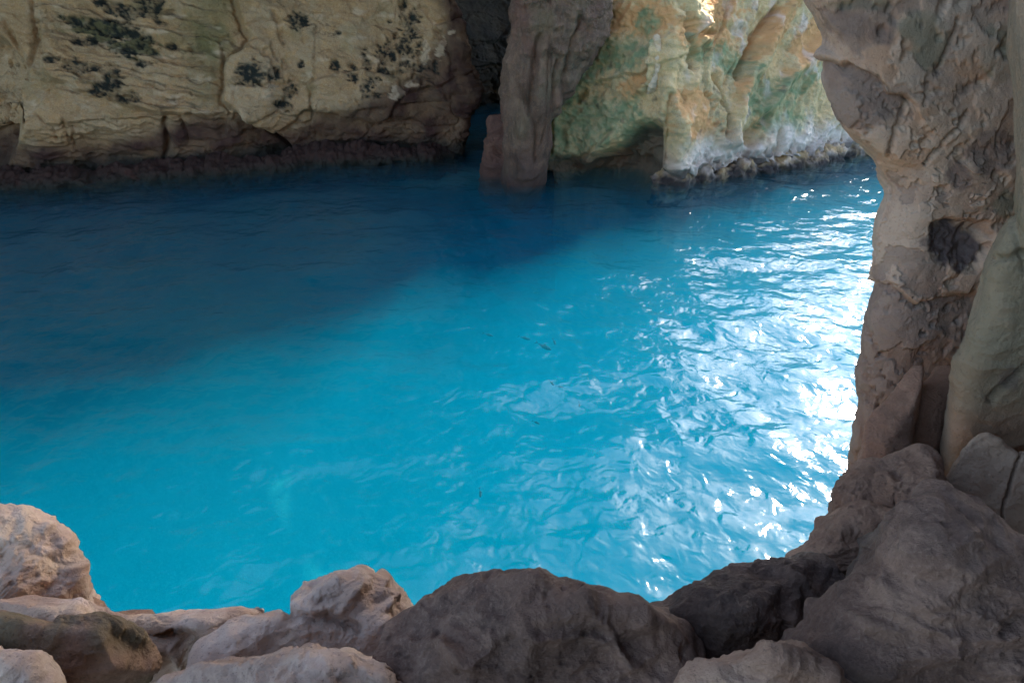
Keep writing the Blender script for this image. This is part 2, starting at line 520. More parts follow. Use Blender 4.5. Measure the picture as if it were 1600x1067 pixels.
def inflate(name, outline, D, mat, front, back, center=None, relief=None, facets=0, seed=0, nth=300, nph=120,
            pa=0.8, pb=1.0, rough=0.03, tilt=(0, 0), parent=None, smooth=2, cutdepth=(0.58, 0.93), freq=3.0, stains=None, soft=0.0035, cells=0.25, folds=0.0):
    """a rock: its outline is set on a plane across the view at depth D (metres), tilted, then swollen to `front` and `back` metres thick"""
    pts = np.asarray(outline, float)
    for _ in range(smooth):
        nx = np.roll(pts, -1, 0)
        pts = np.stack([0.8 * pts + 0.2 * nx, 0.2 * pts + 0.8 * nx], 1).reshape(-1, 2)
    c_px = np.asarray(center if center is not None else pts.mean(0), float)
    nv = -AX
    right = np.array([1.0, 0, 0]); up = np.array([0, SP, CP])
    nrm = nv + right * math.tan(math.radians(tilt[0])) + up * math.tan(math.radians(tilt[1]))
    nrm /= np.linalg.norm(nrm)
    p0 = CAM + ray(*c_px) * D
    W = on_plane(pts[:, 0], pts[:, 1], p0, nrm)
    e1 = np.cross(up, nrm); e1 /= np.linalg.norm(e1)
    e2 = np.cross(nrm, e1)
    q = np.stack([(W - p0) @ e1, (W - p0) @ e2], -1)
    th = np.linspace(0, 2 * np.pi, nth, endpoint=False)
    dx, dy = np.cos(th), np.sin(th)
    R = np.zeros(nth)
    for i in range(len(q)):
        a = q[i]; b = q[(i + 1) % len(q)] - q[i]
        den = dx * b[1] - dy * b[0]
        den = np.where(np.abs(den) < 1e-9, 1e-9, den)
        t = (a[0] * b[1] - a[1] * b[0]) / den
        u = (a[0] * dy - a[1] * dx) / den
        ok = (t > 0) & (u >= -1e-6) & (u <= 1 + 1e-6)
        R = np.where(ok, np.maximum(R, t), R)
    R = np.where(R <= 0, np.roll(R, 1), R)
    ph = np.linspace(-math.pi / 2, math.pi / 2, 6000)
    rho = np.cos(ph) ** np.where(ph > 0, pa, 0.9)
    hh = np.sign(ph) * np.abs(np.sin(ph)) ** pb
    hh = np.where(hh > 0, hh * front, hh * back)
    arc = np.r_[0, np.cumsum(np.hypot(np.diff(rho) * np.median(R), np.diff(hh)))]
    mid_ = np.interp(0.0, ph, arc)                      # most rows go to the side that is seen
    nb = nph // 5
    sel = np.r_[np.linspace(0, mid_, nb, endpoint=False), np.linspace(mid_, arc[-1], nph - nb)]
    rho = np.interp(sel, arc, rho); hh = np.interp(sel, arc, hh)
    push = p0 - CAM
    push = -push / np.linalg.norm(push)                # the mass runs back along this axis
    push = push * 0.9 + nrm * 0.1
    push /= np.linalg.norm(push)
    u = R[:, None] * rho[None, :]
    V = (p0 + (u * dx[:, None])[..., None] * e1 + (u * dy[:, None])[..., None] * e2 + hh[None, :, None] * push).reshape(-1, 3)
    rs = np.random.RandomState(seed + 100)
    cen = V.mean(0)
    for _ in range(facets):
        n = rs.normal(size=3) + push * rs.uniform(0.8, 2.2); n /= np.linalg.norm(n)
        pr = (V - cen) @ n
        lim = pr.max() * rs.uniform(*cutdepth)
        w_ = soft
        ex = np.where(pr - lim > 3 * w_, pr - lim, w_ * np.log1p(np.exp(np.clip((pr - lim) / w_, -30, 3))))
        V = V - n * (ex * 0.92)[:, None]
    Nn = grid_normals(V, nth, nph, True)
    out_ = np.sign((Nn * (V - cen)).sum(1)); out_[out_ == 0] = 1
    flipped = out_.mean() < 0
    Nn = -Nn if flipped else Nn
    P = project(V, 11)
    wv = V + 0.25 / freq * np.stack([fbm(V, freq * 0.8, 3, seed + k) for k in (11, 12, 13)], -1)
    d = rough * (0.9 * fbm(wv, freq * 0.5, 3, seed) + 1.0 * fbm(wv * (1, 1, 1.8), freq * 0.9, 6, seed + 5, gain=0.55, ridged=True) - 0.4)
    if cells:
        f1, f2, cid = voronoi(wv * (1, 1, 1.4), freq * 0.7, seed)
        d = d + cells * rough * (2.0 * (cid - 0.5) * sstep(0.0, 0.2, f2 - f1))
    d = d + rough * 0.22 * fbm(V, freq * 9, 3, seed + 8)
    if folds:
        fw = V @ np.array([[0.9, 0.3, -0.3], [-0.2, 1, 0.2], [0.35, -0.2, 2.2]])
        fw = fw + 0.18 * np.stack([fbm(V, 2.0, 3, seed + 21), fbm(V, 2.0, 3, seed + 22), fbm(V, 2.0, 3, seed + 23)], -1)
        d = d + folds * (fbm(fw, 2.4, 3, seed + 24, ridged=True) ** 2 * 1.2 + 0.45 * fbm(fw, 7.0, 4, seed + 25, ridged=True)) - folds * 0.06 * sstep(0.25, 0.55, fbm(V, 28, 2, seed + 26)) * 4
    masks = np.zeros((len(V), 4))
    if relief:
        d = d + relief(V, P)
    if stains:
        masks = stains(V, P)
    V = V + Nn * d[:, None]
    F = grid_quads(nth, nph, True)
    if flipped:
        F = F[:, ::-1]
    return mesh_from(name, V, F, mat, parent, masks)

# ------------------------------------------------------------------ left cave wall
def W(*pp):
    return [tuple(water_xy(*p)) for p in pp]

def left_lean(xy, z):
    base = np.interp(z, [-6, -0.3, 0.15, 0.4, 1.0, 1.7, 2.6, 5, 8, 14], [1.2, 0.95, 0.85, 0.75, 0.5, 0.1, 0.3, 1.1, 1.2, -1.5])
    return base

def left_relief(V, P, xy):
    z = V[:, 2]
    n1 = fbm(V, 0.35, 3, 1)
    n2 = fbm(V, 1.3, 5, 2)
    q = V @ np.array([[1, 0, 0.16], [0, 1, 0], [0, 0, 1]]).T
    # strata dipping to the right
    st = V[:, 2] + 0.24 * V[:, 0] + 0.25 * n2
    strat = fbm(np.stack([V[:, 0] * 0.25, V[:, 1] * 0.25, st * 3.2], -1), 1.0, 4, 7)
    zone = area(P, [(60, 0), (330, 0), (330, 190), (280, 200), (110, 150), (60, 90)], 30)
    f1, f2, cid = voronoi(V * (0.6, 0.6, 1.0) + 0.3 * n2[:, None], 0.8, 5)
    strat2 = fbm(np.stack([V[:, 0] * 0.8, V[:, 1] * 0.8, st * 9], -1), 1.0, 4, 8, ridged=True)
    d = 0.45 * n1 + 0.16 * n2 + (0.10 + 0.20 * zone) * strat + (0.04 + 0.10 * zone) * strat2 + 0.16 * zone * (np.mod(st * 2.6 + 0.8 * n1, 1.0) - 0.5)
    d += 0.28 * (cid - 0.5) * sstep(0.0, 0.12, f2 - f1) * (1 - zone)
    d -= 0.10 * sstep(0.06, 0.0, f2 - f1) * (1 - zone)
    # the deep cleft running down the middle
    dd, sd_, al = line_dist(P, [(355, -40), (372, 30), (388, 62), (352, 90), (342, 158), (395, 200), (450, 222), (480, 255)])
    d -= 0.36 * np.exp(-(dd / 4.0) ** 2)
    d += np.where(sd_ > 0, -0.20, 0.28) * np.exp(-dd / 60) * sstep(0, 8, dd)
    # ledge under the lichened strata
    dd, sd_, al = line_dist(P, [(64, 60), (66, 112), (105, 135), (170, 157), (240, 178), (300, 180)])
    d += np.where(sd_ > 0, -0.20, 0.18) * np.exp(-dd / 30) * sstep(0, 4, dd)
    # hollow at the far left
    d -= 0.8 * area(P, [(-80, 40), (0, 62), (32, 105), (22, 150), (30, 200), (6, 262), (-80, 270)], 8)
    for ln, w_, dp in (([(50, 0), (52, 60), (38, 120)], 4, .2), ([(0, 30), (18, 62), (30, 95)], 5, .2),
                       ([(258, 190), (262, 225), (258, 262)], 4, .25), ([(285, 190), (292, 225)], 3, .12),
                       ([(95, 185), (115, 235)], 2.5, .12), ([(425, 25), (445, 70)], 4, .15),
                       ([(560, 175), (640, 170), (720, 150)], 6, .1), ([(430, 205), (480, 180), (520, 190)], 5, .18)):
        dd, _, _ = line_dist(P, ln)
        d -= dp * np.exp(-(dd / w_) ** 2)
    # rotten, holed rock at the tide line
    tide = sstep(1.1, 0.2, z)
    f1b, f2b, cb = voronoi(V * (0.8, 0.8, 1.7) + 0.15 * n2[:, None], 2.6, 9)
    d += tide * (0.16 * (cb - 0.5) - 0.22 * sstep(0.35, 0.1, f1b) * (cb > 0.4))
    pit = fbm(V, 5.5, 3, 13)
    d -= 0.06 * sstep(0.25, 0.5, pit)
    f1h, f2h, ch = voronoi(V + 0.2 * n2[:, None], 2.2, 17)
    hole = sstep(0.20, 0.08, f1h) * (ch > 0.72)
    d -= 0.14 * hole
    d += 0.035 * fbm(V, 6, 3, 15)
    # ---- stains, and shade painted with them
    rs_ = np.stack([V[:, 0] * 0.8, V[:, 1], st * 2.2], -1)
    rag = 0.9 * fbm(rs_, 1.6, 4, 31) + 0.75 * fbm(rs_, 5, 3, 32)
    dark = blobs(P, [(128, 36, 34, 16, 12), (175, 48, 52, 20, 14), (150, 62, 36, 12, 0), (215, 70, 30, 18, 20), (205, 82, 36, 9, 8),
                     (178, 12, 42, 14, 10), (235, 15, 26, 18, 25), (130, 108, 30, 12, 10), (180, 132, 18, 28, -15), (165, 145, 22, 10, 10),
                     (205, 153, 16, 10, 20), (225, 102, 12, 7, 0), (266, 72, 8, 7, 0), (80, 97, 16, 6, 0),
                     (392, 115, 22, 20, 30), (420, 118, 16, 12, 0), (455, 142, 14, 13, 0), (465, 38, 20, 18, 20), (443, 163, 16, 8, 20),
                     (525, 104, 9, 9, 0), (470, 104, 6, 8, 0), (528, 52, 6, 5, 0)], rag * 0.9)
    dark2 = blobs(P, [(622, 80, 40, 34, -20), (600, 105, 40, 22, 0), (640, 55, 16, 30, 10), (660, 95, 26, 20, 20), (638, 20, 10, 20, 0), (575, 125, 26, 26, 0), (570, 95, 12, 10, 30)], rag * 1.6)
    dark = np.maximum(dark, dark2 * sstep(-0.25, 0.05, fbm(V, 3.5, 3, 35)))
    dark = dark * (0.35 + 0.65 * sstep(-0.25, 0.15, fbm(V, 4.0, 4, 38) + 0.6 * fbm(V, 11, 2, 39)))
    d -= 0.10 * dark
    brown = area(P, [(640, -60), (700, 20), (690, 60), (640, 120), (560, 165), (480, 190), (430, 205), (380, 190), (300, 190), (250, 205), (150, 235), (60, 225), (-60, 230), (-80, 330), (900, 330), (900, -60)], 16)  # reddish tide band, with the right end's shade painted brown too
    warm = np.clip(brown * (0.85 + 0.5 * n2), 0, 1)
    streak = sstep(0.25, 0.5, fbm(np.stack([V[:, 0] * 0.7, V[:, 1] * 0.7, st * 7], -1), 1.0, 5, 36)) * (0.25 + 0.6 * zone)  # dark lines painted along the strata for the shadows of their edges
    dark = np.maximum(dark, streak * 0.75)
    wet = sstep(0.7, 0.15, z + 0.35 * fbm(V, 1.7, 3, 41))
    dark = np.maximum(dark, 0.85 * wet)
    dark = np.maximum(dark, 0.75 * sstep(25.3, 26.3, V[:, 1] + 0.5 * n2) * sstep(-3.5, -2.5, V[:, 0]))  # shade of the cleft painted near black on its inner walls
    pale = sstep(0.15, 0.5, fbm(V * (1, 1, 2), 1.6, 5, 51)) * 0.6 * (1 - brown)
    pale = np.maximum(pale, blobs(P, [(690, 75, 7, 22, 15), (705, 52, 8, 6, 0), (665, 80, 8, 18, 10), (618, 145, 10, 16, 20), (640, 130, 14, 6, 0)], rag) * 0.6)
    green = area(P, [(300, -20), (380, -20), (340, 100), (330, 160), (310, 160)], 30) * 0.5 + 0.4 * sstep(0.1, 0.5, fbm(V, 0.9, 4, 61)) * (1 - brown)
    green = np.maximum(green, blobs(P, [(150, 45, 60, 16, 12), (210, 75, 40, 18, 10)], rag) * 0.8)
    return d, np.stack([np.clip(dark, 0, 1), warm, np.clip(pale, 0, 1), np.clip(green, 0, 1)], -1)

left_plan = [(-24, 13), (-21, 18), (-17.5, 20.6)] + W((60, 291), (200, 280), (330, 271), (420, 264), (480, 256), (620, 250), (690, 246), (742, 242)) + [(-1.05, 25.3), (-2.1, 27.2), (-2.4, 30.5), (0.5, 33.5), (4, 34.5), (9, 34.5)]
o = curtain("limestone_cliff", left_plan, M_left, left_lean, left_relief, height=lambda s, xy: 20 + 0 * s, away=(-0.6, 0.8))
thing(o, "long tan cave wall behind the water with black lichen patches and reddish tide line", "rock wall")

# ------------------------------------------------------------------ buttress beside the cleft
def but_relief(V, P):
    n = fbm(V * (1, 1, 0.35), 1.6, 5, 71)
    d = 0.16 * n + 0.10 * fbm(V * (1.2, 1.2, 0.3), 3, 4, 72, ridged=True)
    for ln, w_, dp in (([(905, 30), (885, 90), (878, 160), (850, 215)], 4, .15), ([(840, 60), (830, 160), (838, 250)], 5, .2),
                       ([(870, 100), (860, 170)], 3, .12)):
        dd, _, _ = line_dist(P, ln)
        d -= dp * np.exp(-(dd / w_) ** 2)
    return d

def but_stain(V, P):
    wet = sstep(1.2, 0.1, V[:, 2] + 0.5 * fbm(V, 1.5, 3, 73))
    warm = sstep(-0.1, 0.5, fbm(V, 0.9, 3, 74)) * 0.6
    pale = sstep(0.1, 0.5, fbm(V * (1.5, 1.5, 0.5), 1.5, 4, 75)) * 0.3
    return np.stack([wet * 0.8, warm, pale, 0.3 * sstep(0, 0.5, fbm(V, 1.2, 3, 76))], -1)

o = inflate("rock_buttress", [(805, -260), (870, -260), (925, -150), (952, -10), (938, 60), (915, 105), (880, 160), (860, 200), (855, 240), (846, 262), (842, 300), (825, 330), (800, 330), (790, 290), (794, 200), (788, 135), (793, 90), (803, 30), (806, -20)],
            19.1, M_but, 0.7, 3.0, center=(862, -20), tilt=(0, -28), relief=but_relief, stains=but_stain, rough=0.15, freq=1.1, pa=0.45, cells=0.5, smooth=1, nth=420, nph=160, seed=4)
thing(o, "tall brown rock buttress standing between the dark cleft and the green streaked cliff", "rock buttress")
o = inflate("boulder", [(764, 190), (775, 183), (798, 182), (830, 196), (848, 240), (850, 315), (800, 325), (752, 315), (755, 262), (760, 225)],
            22.3, M_but, 0.5, 1.2, tilt=(0, -28), relief=lambda V, P: 0.1 * fbm(V, 1.5, 4, 81), stains=lambda V, P: np.stack([0.5 * sstep(0.8, 0.1, V[:, 2]), 0.55 + 0 * V[:, 0], 0 * V[:, 0], 0 * V[:, 0]], -1),
            rough=0.14, freq=1.3, pa=0.4, facets=7, cells=0.6, seed=9, nth=160, nph=60)
thing(o, "dark reddish boulder standing in the water at the foot of the dark cleft", "boulder")

# ------------------------------------------------------------------ far cliff
def far_lean(xy, z):
    x = xy[:, 0]
    right = sstep(3.5, 6.0, x)
    a = np.interp(z, [-6, -0.3, 0.1, 0.4, 0.9, 2.0, 3.2, 5, 8, 14], [1.0, 0.5, 0.35, 0.0, -0.05, -0.1, 0.15, 0.4, 0.8, 1.0])
    b = np.interp(z, [-6, -0.3, 0.1, 0.4, 0.9, 2.0, 3.2, 5, 8, 14], [0.6, 0.25, 0.1, 0.0, 0.2, 0.6, 1.1, 1.9, 2.6, 3.0])
    return a * (1 - right) + b * right

def far_relief(V, P, xy):
    z = V[:, 2]; x = V[:, 0]
    n1 = fbm(V, 0.45, 3, 101)
    n2 = fbm(V, 1.5, 5, 102)
    # ribs leaning to the upper right
    rb = (x - 0.55 * z) 
    ribs = fbm(np.stack([rb * 1.1, V[:, 1] * 0.2, z * 0.22], -1), 1.0, 4, 103, ridged=True)
    right = sstep(3.8, 5.0, x)
    f1, f2, cid = voronoi(np.stack([rb, V[:, 1] * 0.6, z * 0.55], -1) + 0.2 * n2[:, None], 0.9, 105)
    d = 0.35 * n1 + 0.13 * n2 + 0.22 * right * (ribs - 0.2) + 0.30 * (cid - 0.5) * sstep(0, 0.15, f2 - f1)
    # dark hollow at the water
    d -= 0.85 * (1 + 0.8 * n2) * area(P, [(905, 300), (950, 240), (985, 210), (1015, 195), (1040, 215), (1042, 300)], 24)
    # overhanging brow above the hollow, and the slabs on the left
    dd, sd_, _ = line_dist(P, [(855, 230), (900, 235), (950, 222), (990, 200), (1020, 185)])
    d += 0.16 * np.exp(-(dd / 14) ** 2)
    dd, sd_, _ = line_dist(P, [(870, 165), (905, 155), (915, 135), (945, 125), (1000, 120), (1028, 105)])
    d += np.where(sd_ > 0, -0.05, 0.22) * np.exp(-dd / 26) * sstep(0, 4, dd)
    for ln, w_, hp in (([(1028, 65), (1030, 95), (1024, 125), (1010, 145)], 5, .35), ([(1255, -30), (1195, 80), (1150, 150), (1135, 225)], 10, .45),
                       ([(1330, -20), (1290, 60), (1240, 110), (1180, 190)], 9, .3), ([(1105, 0), (1085, 40)], 8, .2),
                       ([(1040, 130), (1052, 190), (1050, 260)], 12, .3), ([(1110, 120), (1120, 190), (1128, 225)], 10, .2)):
        dd, _, _ = line_dist(P, ln)
        d += hp * np.exp(-(dd / w_) ** 2)
    for ln, w_, dp in (([(1065, -20), (1070, 60), (1078, 105)], 5, .35), ([(1045, 150), (1046, 250)], 4, .3), ([(1130, 232), (1128, 180), (1105, 120)], 4, .25),
                       ([(1180, 225), (1165, 215), (1195, 180)], 8, .35), ([(1150, 120), (1178, 60), (1215, 10)], 5, .3), ([(1215, 205), (1213, 250)], 4, .2),
                       ([(1085, 55), (1105, 52)], 4, .3), ([(905, 165), (910, 140)], 3, .2), ([(862, 175), (860, 235)], 3, .2)):
        dd, _, _ = line_dist(P, ln)
        d -= dp * np.exp(-(dd / w_) ** 2)
    # honeycombed crust at the water line
    tide = sstep(0.95, 0.25, z + 0.3 * n2) * right
    f1b, f2b, cb = voronoi(V * (1, 1, 1.25) + 0.12 * n2[:, None], 2.3, 109)
    d += tide * (0.20 * (sstep(0.25, 0.0, f2b - f1b)) - 0.18)
    d += 0.07 * fbm(V, 5, 3, 113) + 0.05 * fbm(V, 11, 2, 114)
    # ---- stains, and the hollow's painted shade
    rag = 1.0 * fbm(np.stack([rb, V[:, 1], z * 0.6], -1), 1.5, 5, 121, 0.65) + 0.6 * fbm(V, 7, 3, 122)
    green = np.maximum(blobs(P, [(955, 90, 75, 30, -12), (905, 95, 45, 40, -20), (880, 195, 45, 60, 0), (940, 190, 60, 40, -30), (1125, 95, 60, 22, 20), (1190, 150, 40, 30, -30), (1250, 130, 70, 16, -25), (985, 215, 50, 16, -35), (860, 240, 22, 16, 0), (1220, 175, 40, 40, 0), (1010, 35, 22, 24, 0)], rag),
                       0.55 * sstep(0.05, 0.5, fbm(V, 0.8, 4, 123)))
    warm = np.maximum(blobs(P, [(890, 160, 26, 12, -25), (1075, 165, 32, 34, 0), (1150, 150, 12, 30, 10), (1010, 30, 60, 30, 0), (1205, 50, 18, 70, 35), (1100, 60, 60, 30, 10), (1260, 70, 30, 50, 30), (985, 140, 40, 14, -20), (1085, 200, 40, 20, 0), (1120, 15, 40, 30, 0)], rag) * 0.8,
                      0.6 * sstep(0.1, 0.5, fbm(V * (1.2, 1, 0.6), 1.3, 4, 125)))
    crust = sstep(1.5, 0.5, z + 1.0 * fbm(V * (1, 1, 0.5), 1.1, 4, 127)) * right
    pale = np.maximum(crust * 0.9, 0.5 * sstep(0.15, 0.45, fbm(V * (1.3, 1, 0.5), 1.8, 4, 129)) * right)
    wet = sstep(0.62, 0.2, z + 0.7 * fbm(V, 1.6, 4, 131))
    hollow_shade = area(P, [(840, 262), (860, 240), (950, 245), (1000, 200), (1040, 200), (1046, 300), (840, 300)], 10) * (1 - right)  # shade in the hollow painted dark onto the rock
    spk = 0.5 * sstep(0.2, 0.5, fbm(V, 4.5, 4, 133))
    dark = np.maximum.reduce([wet * 0.85, hollow_shade * 0.8, spk, tide * sstep(0.30, 0.55, f2b - f1b) * 0.9])
    return d, np.clip(np.stack([dark, warm, pale, green * (0.45 + 0.55 * sstep(-0.3, 0.3, fbm(V, 5, 4, 135)))], -1), 0, 1)

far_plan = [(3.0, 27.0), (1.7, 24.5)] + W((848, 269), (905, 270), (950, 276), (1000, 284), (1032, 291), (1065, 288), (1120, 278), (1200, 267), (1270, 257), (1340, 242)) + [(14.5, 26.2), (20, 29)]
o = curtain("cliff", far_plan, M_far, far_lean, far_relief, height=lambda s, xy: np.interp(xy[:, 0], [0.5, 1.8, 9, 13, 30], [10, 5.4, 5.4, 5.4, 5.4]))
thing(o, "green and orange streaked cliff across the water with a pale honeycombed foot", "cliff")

# ------------------------------------------------------------------ right pillar and slabs
def pil_relief(V, P):
    n = fbm(V, 2.2, 4, 201)
    d = 0.04 * n + 0.010 * fbm(V, 9, 4, 202)
    plate = fbm(V, 3.6, 5, 203, 0.6)
    d += 0.009 * sstep(0.05, 0.09, plate) - 0.007 * sstep(-0.16, -0.20, plate)
    d -= 0.010 * sstep(0.20, 0.08, voronoi(V, 9, 207)[0]) * (fbm(V, 2.5, 3, 208) > 0.05)
    # the darker undercut hollow below the shelf, and the bare scoop above it
    dd, sd_, _ = line_dist(P, [(1278, 92), (1330, 100), (1370, 118), (1390, 142), (1415, 148), (1420, 155)])
    d += np.where(sd_ > 0, -0.035, 0.022) * np.exp(-dd / 45) * sstep(0, 5, dd)
    dd, sd_, _ = line_dist(P, [(1368, 440), (1400, 445), (1425, 470), (1470, 460), (1530, 460), (1560, 440)])
    d += np.where(sd_ > 0, -0.028, 0.016) * np.exp(-dd / 50) * sstep(0, 5, dd)
    d -= 0.12 * area(P, [(1455, 350), (1490, 345), (1540, 350), (1550, 390), (1525, 420), (1495, 415), (1470, 405), (1455, 380)], 9) * (0.6 + 0.8 * fbm(V, 9, 3, 204))
    for ln, w_, dp in (([(1495, 35), (1480, 80), (1462, 110)], 3, .03), ([(1512, 175), (1480, 215), (1450, 255)], 3, .035),
                       ([(1420, 160), (1395, 220), (1388, 245)], 4, .03), ([(1450, 130), (1440, 165)], 3, .02)):
        dd, _, _ = line_dist(P, ln)
        d -= dp * np.exp(-(dd / w_) ** 2)
    d -= 0.02 * sstep(0.2, 0.5, fbm(V, 12, 3, 206))
    return d

def pil_stain(V, P):
    rag = 0.5 * fbm(V, 6, 4, 211) + 0.25 * fbm(V, 20, 2, 212)
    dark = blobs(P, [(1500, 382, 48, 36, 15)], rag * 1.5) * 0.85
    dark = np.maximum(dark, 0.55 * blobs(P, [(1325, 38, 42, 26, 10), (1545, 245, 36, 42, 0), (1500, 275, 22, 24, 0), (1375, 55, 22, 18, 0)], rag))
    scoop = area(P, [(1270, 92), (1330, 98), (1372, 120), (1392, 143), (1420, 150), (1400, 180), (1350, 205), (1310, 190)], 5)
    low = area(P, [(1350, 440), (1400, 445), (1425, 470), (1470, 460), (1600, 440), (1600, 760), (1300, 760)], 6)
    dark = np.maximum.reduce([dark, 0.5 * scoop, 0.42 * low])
    warm = np.maximum(0.75 * blobs(P, [(1390, 80, 45, 42, 30), (1520, 105, 40, 22, 10), (1440, 220, 60, 50, -30), (1400, 250, 40, 30, 0)], rag), 0.4 * sstep(0, 0.5, fbm(V, 3, 4, 213)))
    green = 0.7 * blobs(P, [(1560, 80, 30, 50, 0), (1440, 40, 40, 30, 0), (1450, 70, 30, 40, 20), (1350, 8, 60, 12, 0), (1570, 320, 20, 26, 0)], rag)
    plate = fbm(V, 3.6, 5, 203, 0.6)
    pale = np.maximum(0.5 * sstep(0.05, 0.09, plate) + 0.3 * sstep(0.12, 0.5, fbm(V, 5, 5, 215)) * (1 - 0.6 * np.maximum(low, scoop)), 0.5 * blobs(P, [(1420, 380, 60, 60, 0), (1475, 240, 18, 60, 35)], rag))
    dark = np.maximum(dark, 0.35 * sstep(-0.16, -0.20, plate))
    return np.clip(np.stack([dark, warm * (1 - low), pale, green], -1), 0, 1)

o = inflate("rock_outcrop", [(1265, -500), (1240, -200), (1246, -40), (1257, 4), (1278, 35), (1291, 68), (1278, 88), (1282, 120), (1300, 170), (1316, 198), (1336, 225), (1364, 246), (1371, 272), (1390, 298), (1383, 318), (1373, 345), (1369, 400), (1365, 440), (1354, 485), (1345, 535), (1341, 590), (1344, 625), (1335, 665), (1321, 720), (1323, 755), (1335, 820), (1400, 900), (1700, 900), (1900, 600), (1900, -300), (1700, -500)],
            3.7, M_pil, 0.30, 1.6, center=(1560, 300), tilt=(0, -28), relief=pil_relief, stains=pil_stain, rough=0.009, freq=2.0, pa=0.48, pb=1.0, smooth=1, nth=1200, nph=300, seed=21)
thing(o, "tall brown rock pillar right of the water with a dark jagged hollow in its face", "rock pillar")

def slab_relief(V, P):
    d = 0.03 * fbm(V * (1, 1, 0.4), 2.5, 4, 221)
    for ln, w_, dp in (([(1545, 620), (1570, 600), (1600, 570)], 6, .03), ([(1590, 150), (1585, 330), (1600, 420)], 8, .02), ([(1600, 395), (1560, 405)], 5, .03)):
        dd, _, _ = line_dist(P, ln)
        d -= dp * np.exp(-(dd / w_) ** 2)
    return d

def slab_stain(V, P):
    rag = 0.5 * fbm(V, 5, 4, 223)
    return np.clip(np.stack([0.6 * blobs(P, [(1575, 590, 26, 26, -30)], rag), 0.6 * area(P, [(1460, 640), (1500, 640), (1520, 560), (1640, 600), (1640, 800), (1440, 800)], 25),
                             0.3 * sstep(0.1, 0.5, fbm(V, 3, 4, 224)), 0.7 * area(P, [(1500, 500), (1540, 380), (1570, 300), (1640, 300), (1640, 640), (1500, 640)], 40)], -1), 0, 1)

o = inflate("leaning_rock", [(1583, -60), (1588, 120), (1586, 260), (1592, 325), (1575, 345), (1552, 385), (1540, 420), (1535, 450), (1520, 490), (1508, 535), (1492, 575), (1484, 640), (1468, 700), (1462, 745), (1475, 800), (1500, 860), (1800, 900), (1950, 500), (1800, -60)],
            3.0, M_slab, 0.3, 0.9, center=(1640, 520), tilt=(0, -28), relief=slab_relief, stains=slab_stain, rough=0.02, freq=1.6, pa=0.3, smooth=1, nth=420, nph=200, seed=31, folds=0.010)
thing(o, "smooth greenish grey rock slab leaning at the right edge in front of the pillar", "rock slab")
o = inflate("rock_spike", [(1438, 570), (1442, 572), (1440, 600), (1432, 645), (1420, 700), (1418, 760), (1400, 800), (1330, 790), (1338, 740), (1352, 700), (1354, 660), (1372, 640), (1395, 615), (1410, 590), (1425, 576)],
            3.15, M_fore, 0.10, 0.25, center=(1395, 700), rough=0.012, freq=3, pa=0.35, smooth=1, facets=3, seed=41, folds=0.010, nth=220, nph=80,
            stains=lambda V, P: np.stack([0.4 * area(P, [(1400, 670), (1425, 640), (1430, 760), (1380, 760)], 5), 0.5 + 0 * V[:, 0], 0 * V[:, 0], 0 * V[:, 0]], -1))
thing(o, "pointed brown rock spike at the pillar's foot, the left one of two beside the water", "rock spike", "pointed rock spikes at the pillar's foot")
o = inflate("rock_spike", [(1468, 561), (1490, 561), (1492, 600), (1485, 640), (1468, 690), (1456, 740), (1440, 790), (1410, 790), (1416, 720), (1425, 660), (1438, 608), (1455, 585)],
            3.25, M_fore, 0.10, 0.25, center=(1450, 670), rough=0.012, freq=3, pa=0.35, smooth=1, facets=3, seed=42, folds=0.010, nth=220, nph=80,
            stains=lambda V, P: np.stack([0.1 + 0 * V[:, 0], 0.7 + 0 * V[:, 0], 0 * V[:, 0], 0 * V[:, 0]], -1))
thing(o, "blunt topped brown rock spike wedged between the left spike and the grey slab", "rock spike", "pointed rock spikes at the pillar's foot")
def crack_relief(V, P):
    dd, _, _ = line_dist(P, [(1592, 712), (1578, 745), (1568, 780), (1560, 830)])
    return -0.03 * np.exp(-(dd / 2.5) ** 2) + 0.012 * fbm(V, 5, 3, 231)
o = inflate("cracked_block", [(1478, 780), (1488, 735), (1510, 695), (1535, 676), (1560, 690), (1592, 715), (1625, 700), (1680, 760), (1700, 860), (1600, 900), (1500, 860)],
            2.75, M_pil, 0.16, 0.4, center=(1575, 780), relief=crack_relief, rough=0.02, freq=2.5, pa=0.3, smooth=1, facets=5, seed=43, folds=0.012, nth=260, nph=110,
            stains=lambda V, P: np.stack([0.05 + 0 * V[:, 0], 0.6 + 0 * V[:, 0], 0.2 * sstep(0, .5, fbm(V, 4, 3, 4)), 0 * V[:, 0]], -1))
thing(o, "tan block with a vertical crack below the grey slab at the right edge", "rock block")

# ------------------------------------------------------------------ foreground boulders
def fstain(dark=0.0, warm=0.0, pale=0.3, green=0.0, seed=0):
    def f(V, P):
        a = fbm(V, 3.0, 4, 300 + seed); b = fbm(V * (1, 1, 2), 6.0, 4, 320 + seed)
        return np.clip(np.stack([dark * sstep(-0.2, 0.4, a), warm * sstep(-0.3, 0.3, b), pale * sstep(0.0, 0.45, -a + 0.4 * b), green * sstep(0, 0.4, fbm(V, 4, 3, 340 + seed))], -1), 0, 1)
    return f

def lines(lst, base=0.02, seed=0, freq=6):
    def f(V, P):
        d = base * fbm(V, freq, 4, 400 + seed)
        for ln, w_, h in lst:
            dd, _, _ = line_dist(P, ln)
            d = d + h * np.exp(-(dd / w_) ** 2)
        return d
    return f

def strata(amp, freq, direction, seed):
    direction = np.array(direction, float); direction /= np.linalg.norm(direction)
    def f(V, P):
        t = V @ direction + 0.05 * fbm(V, 4, 3, seed)
        return amp * fbm(np.stack([t * freq, V[:, 0] * 1.5, V[:, 1] * 1.5], -1), 1.0, 3, seed)
    return f

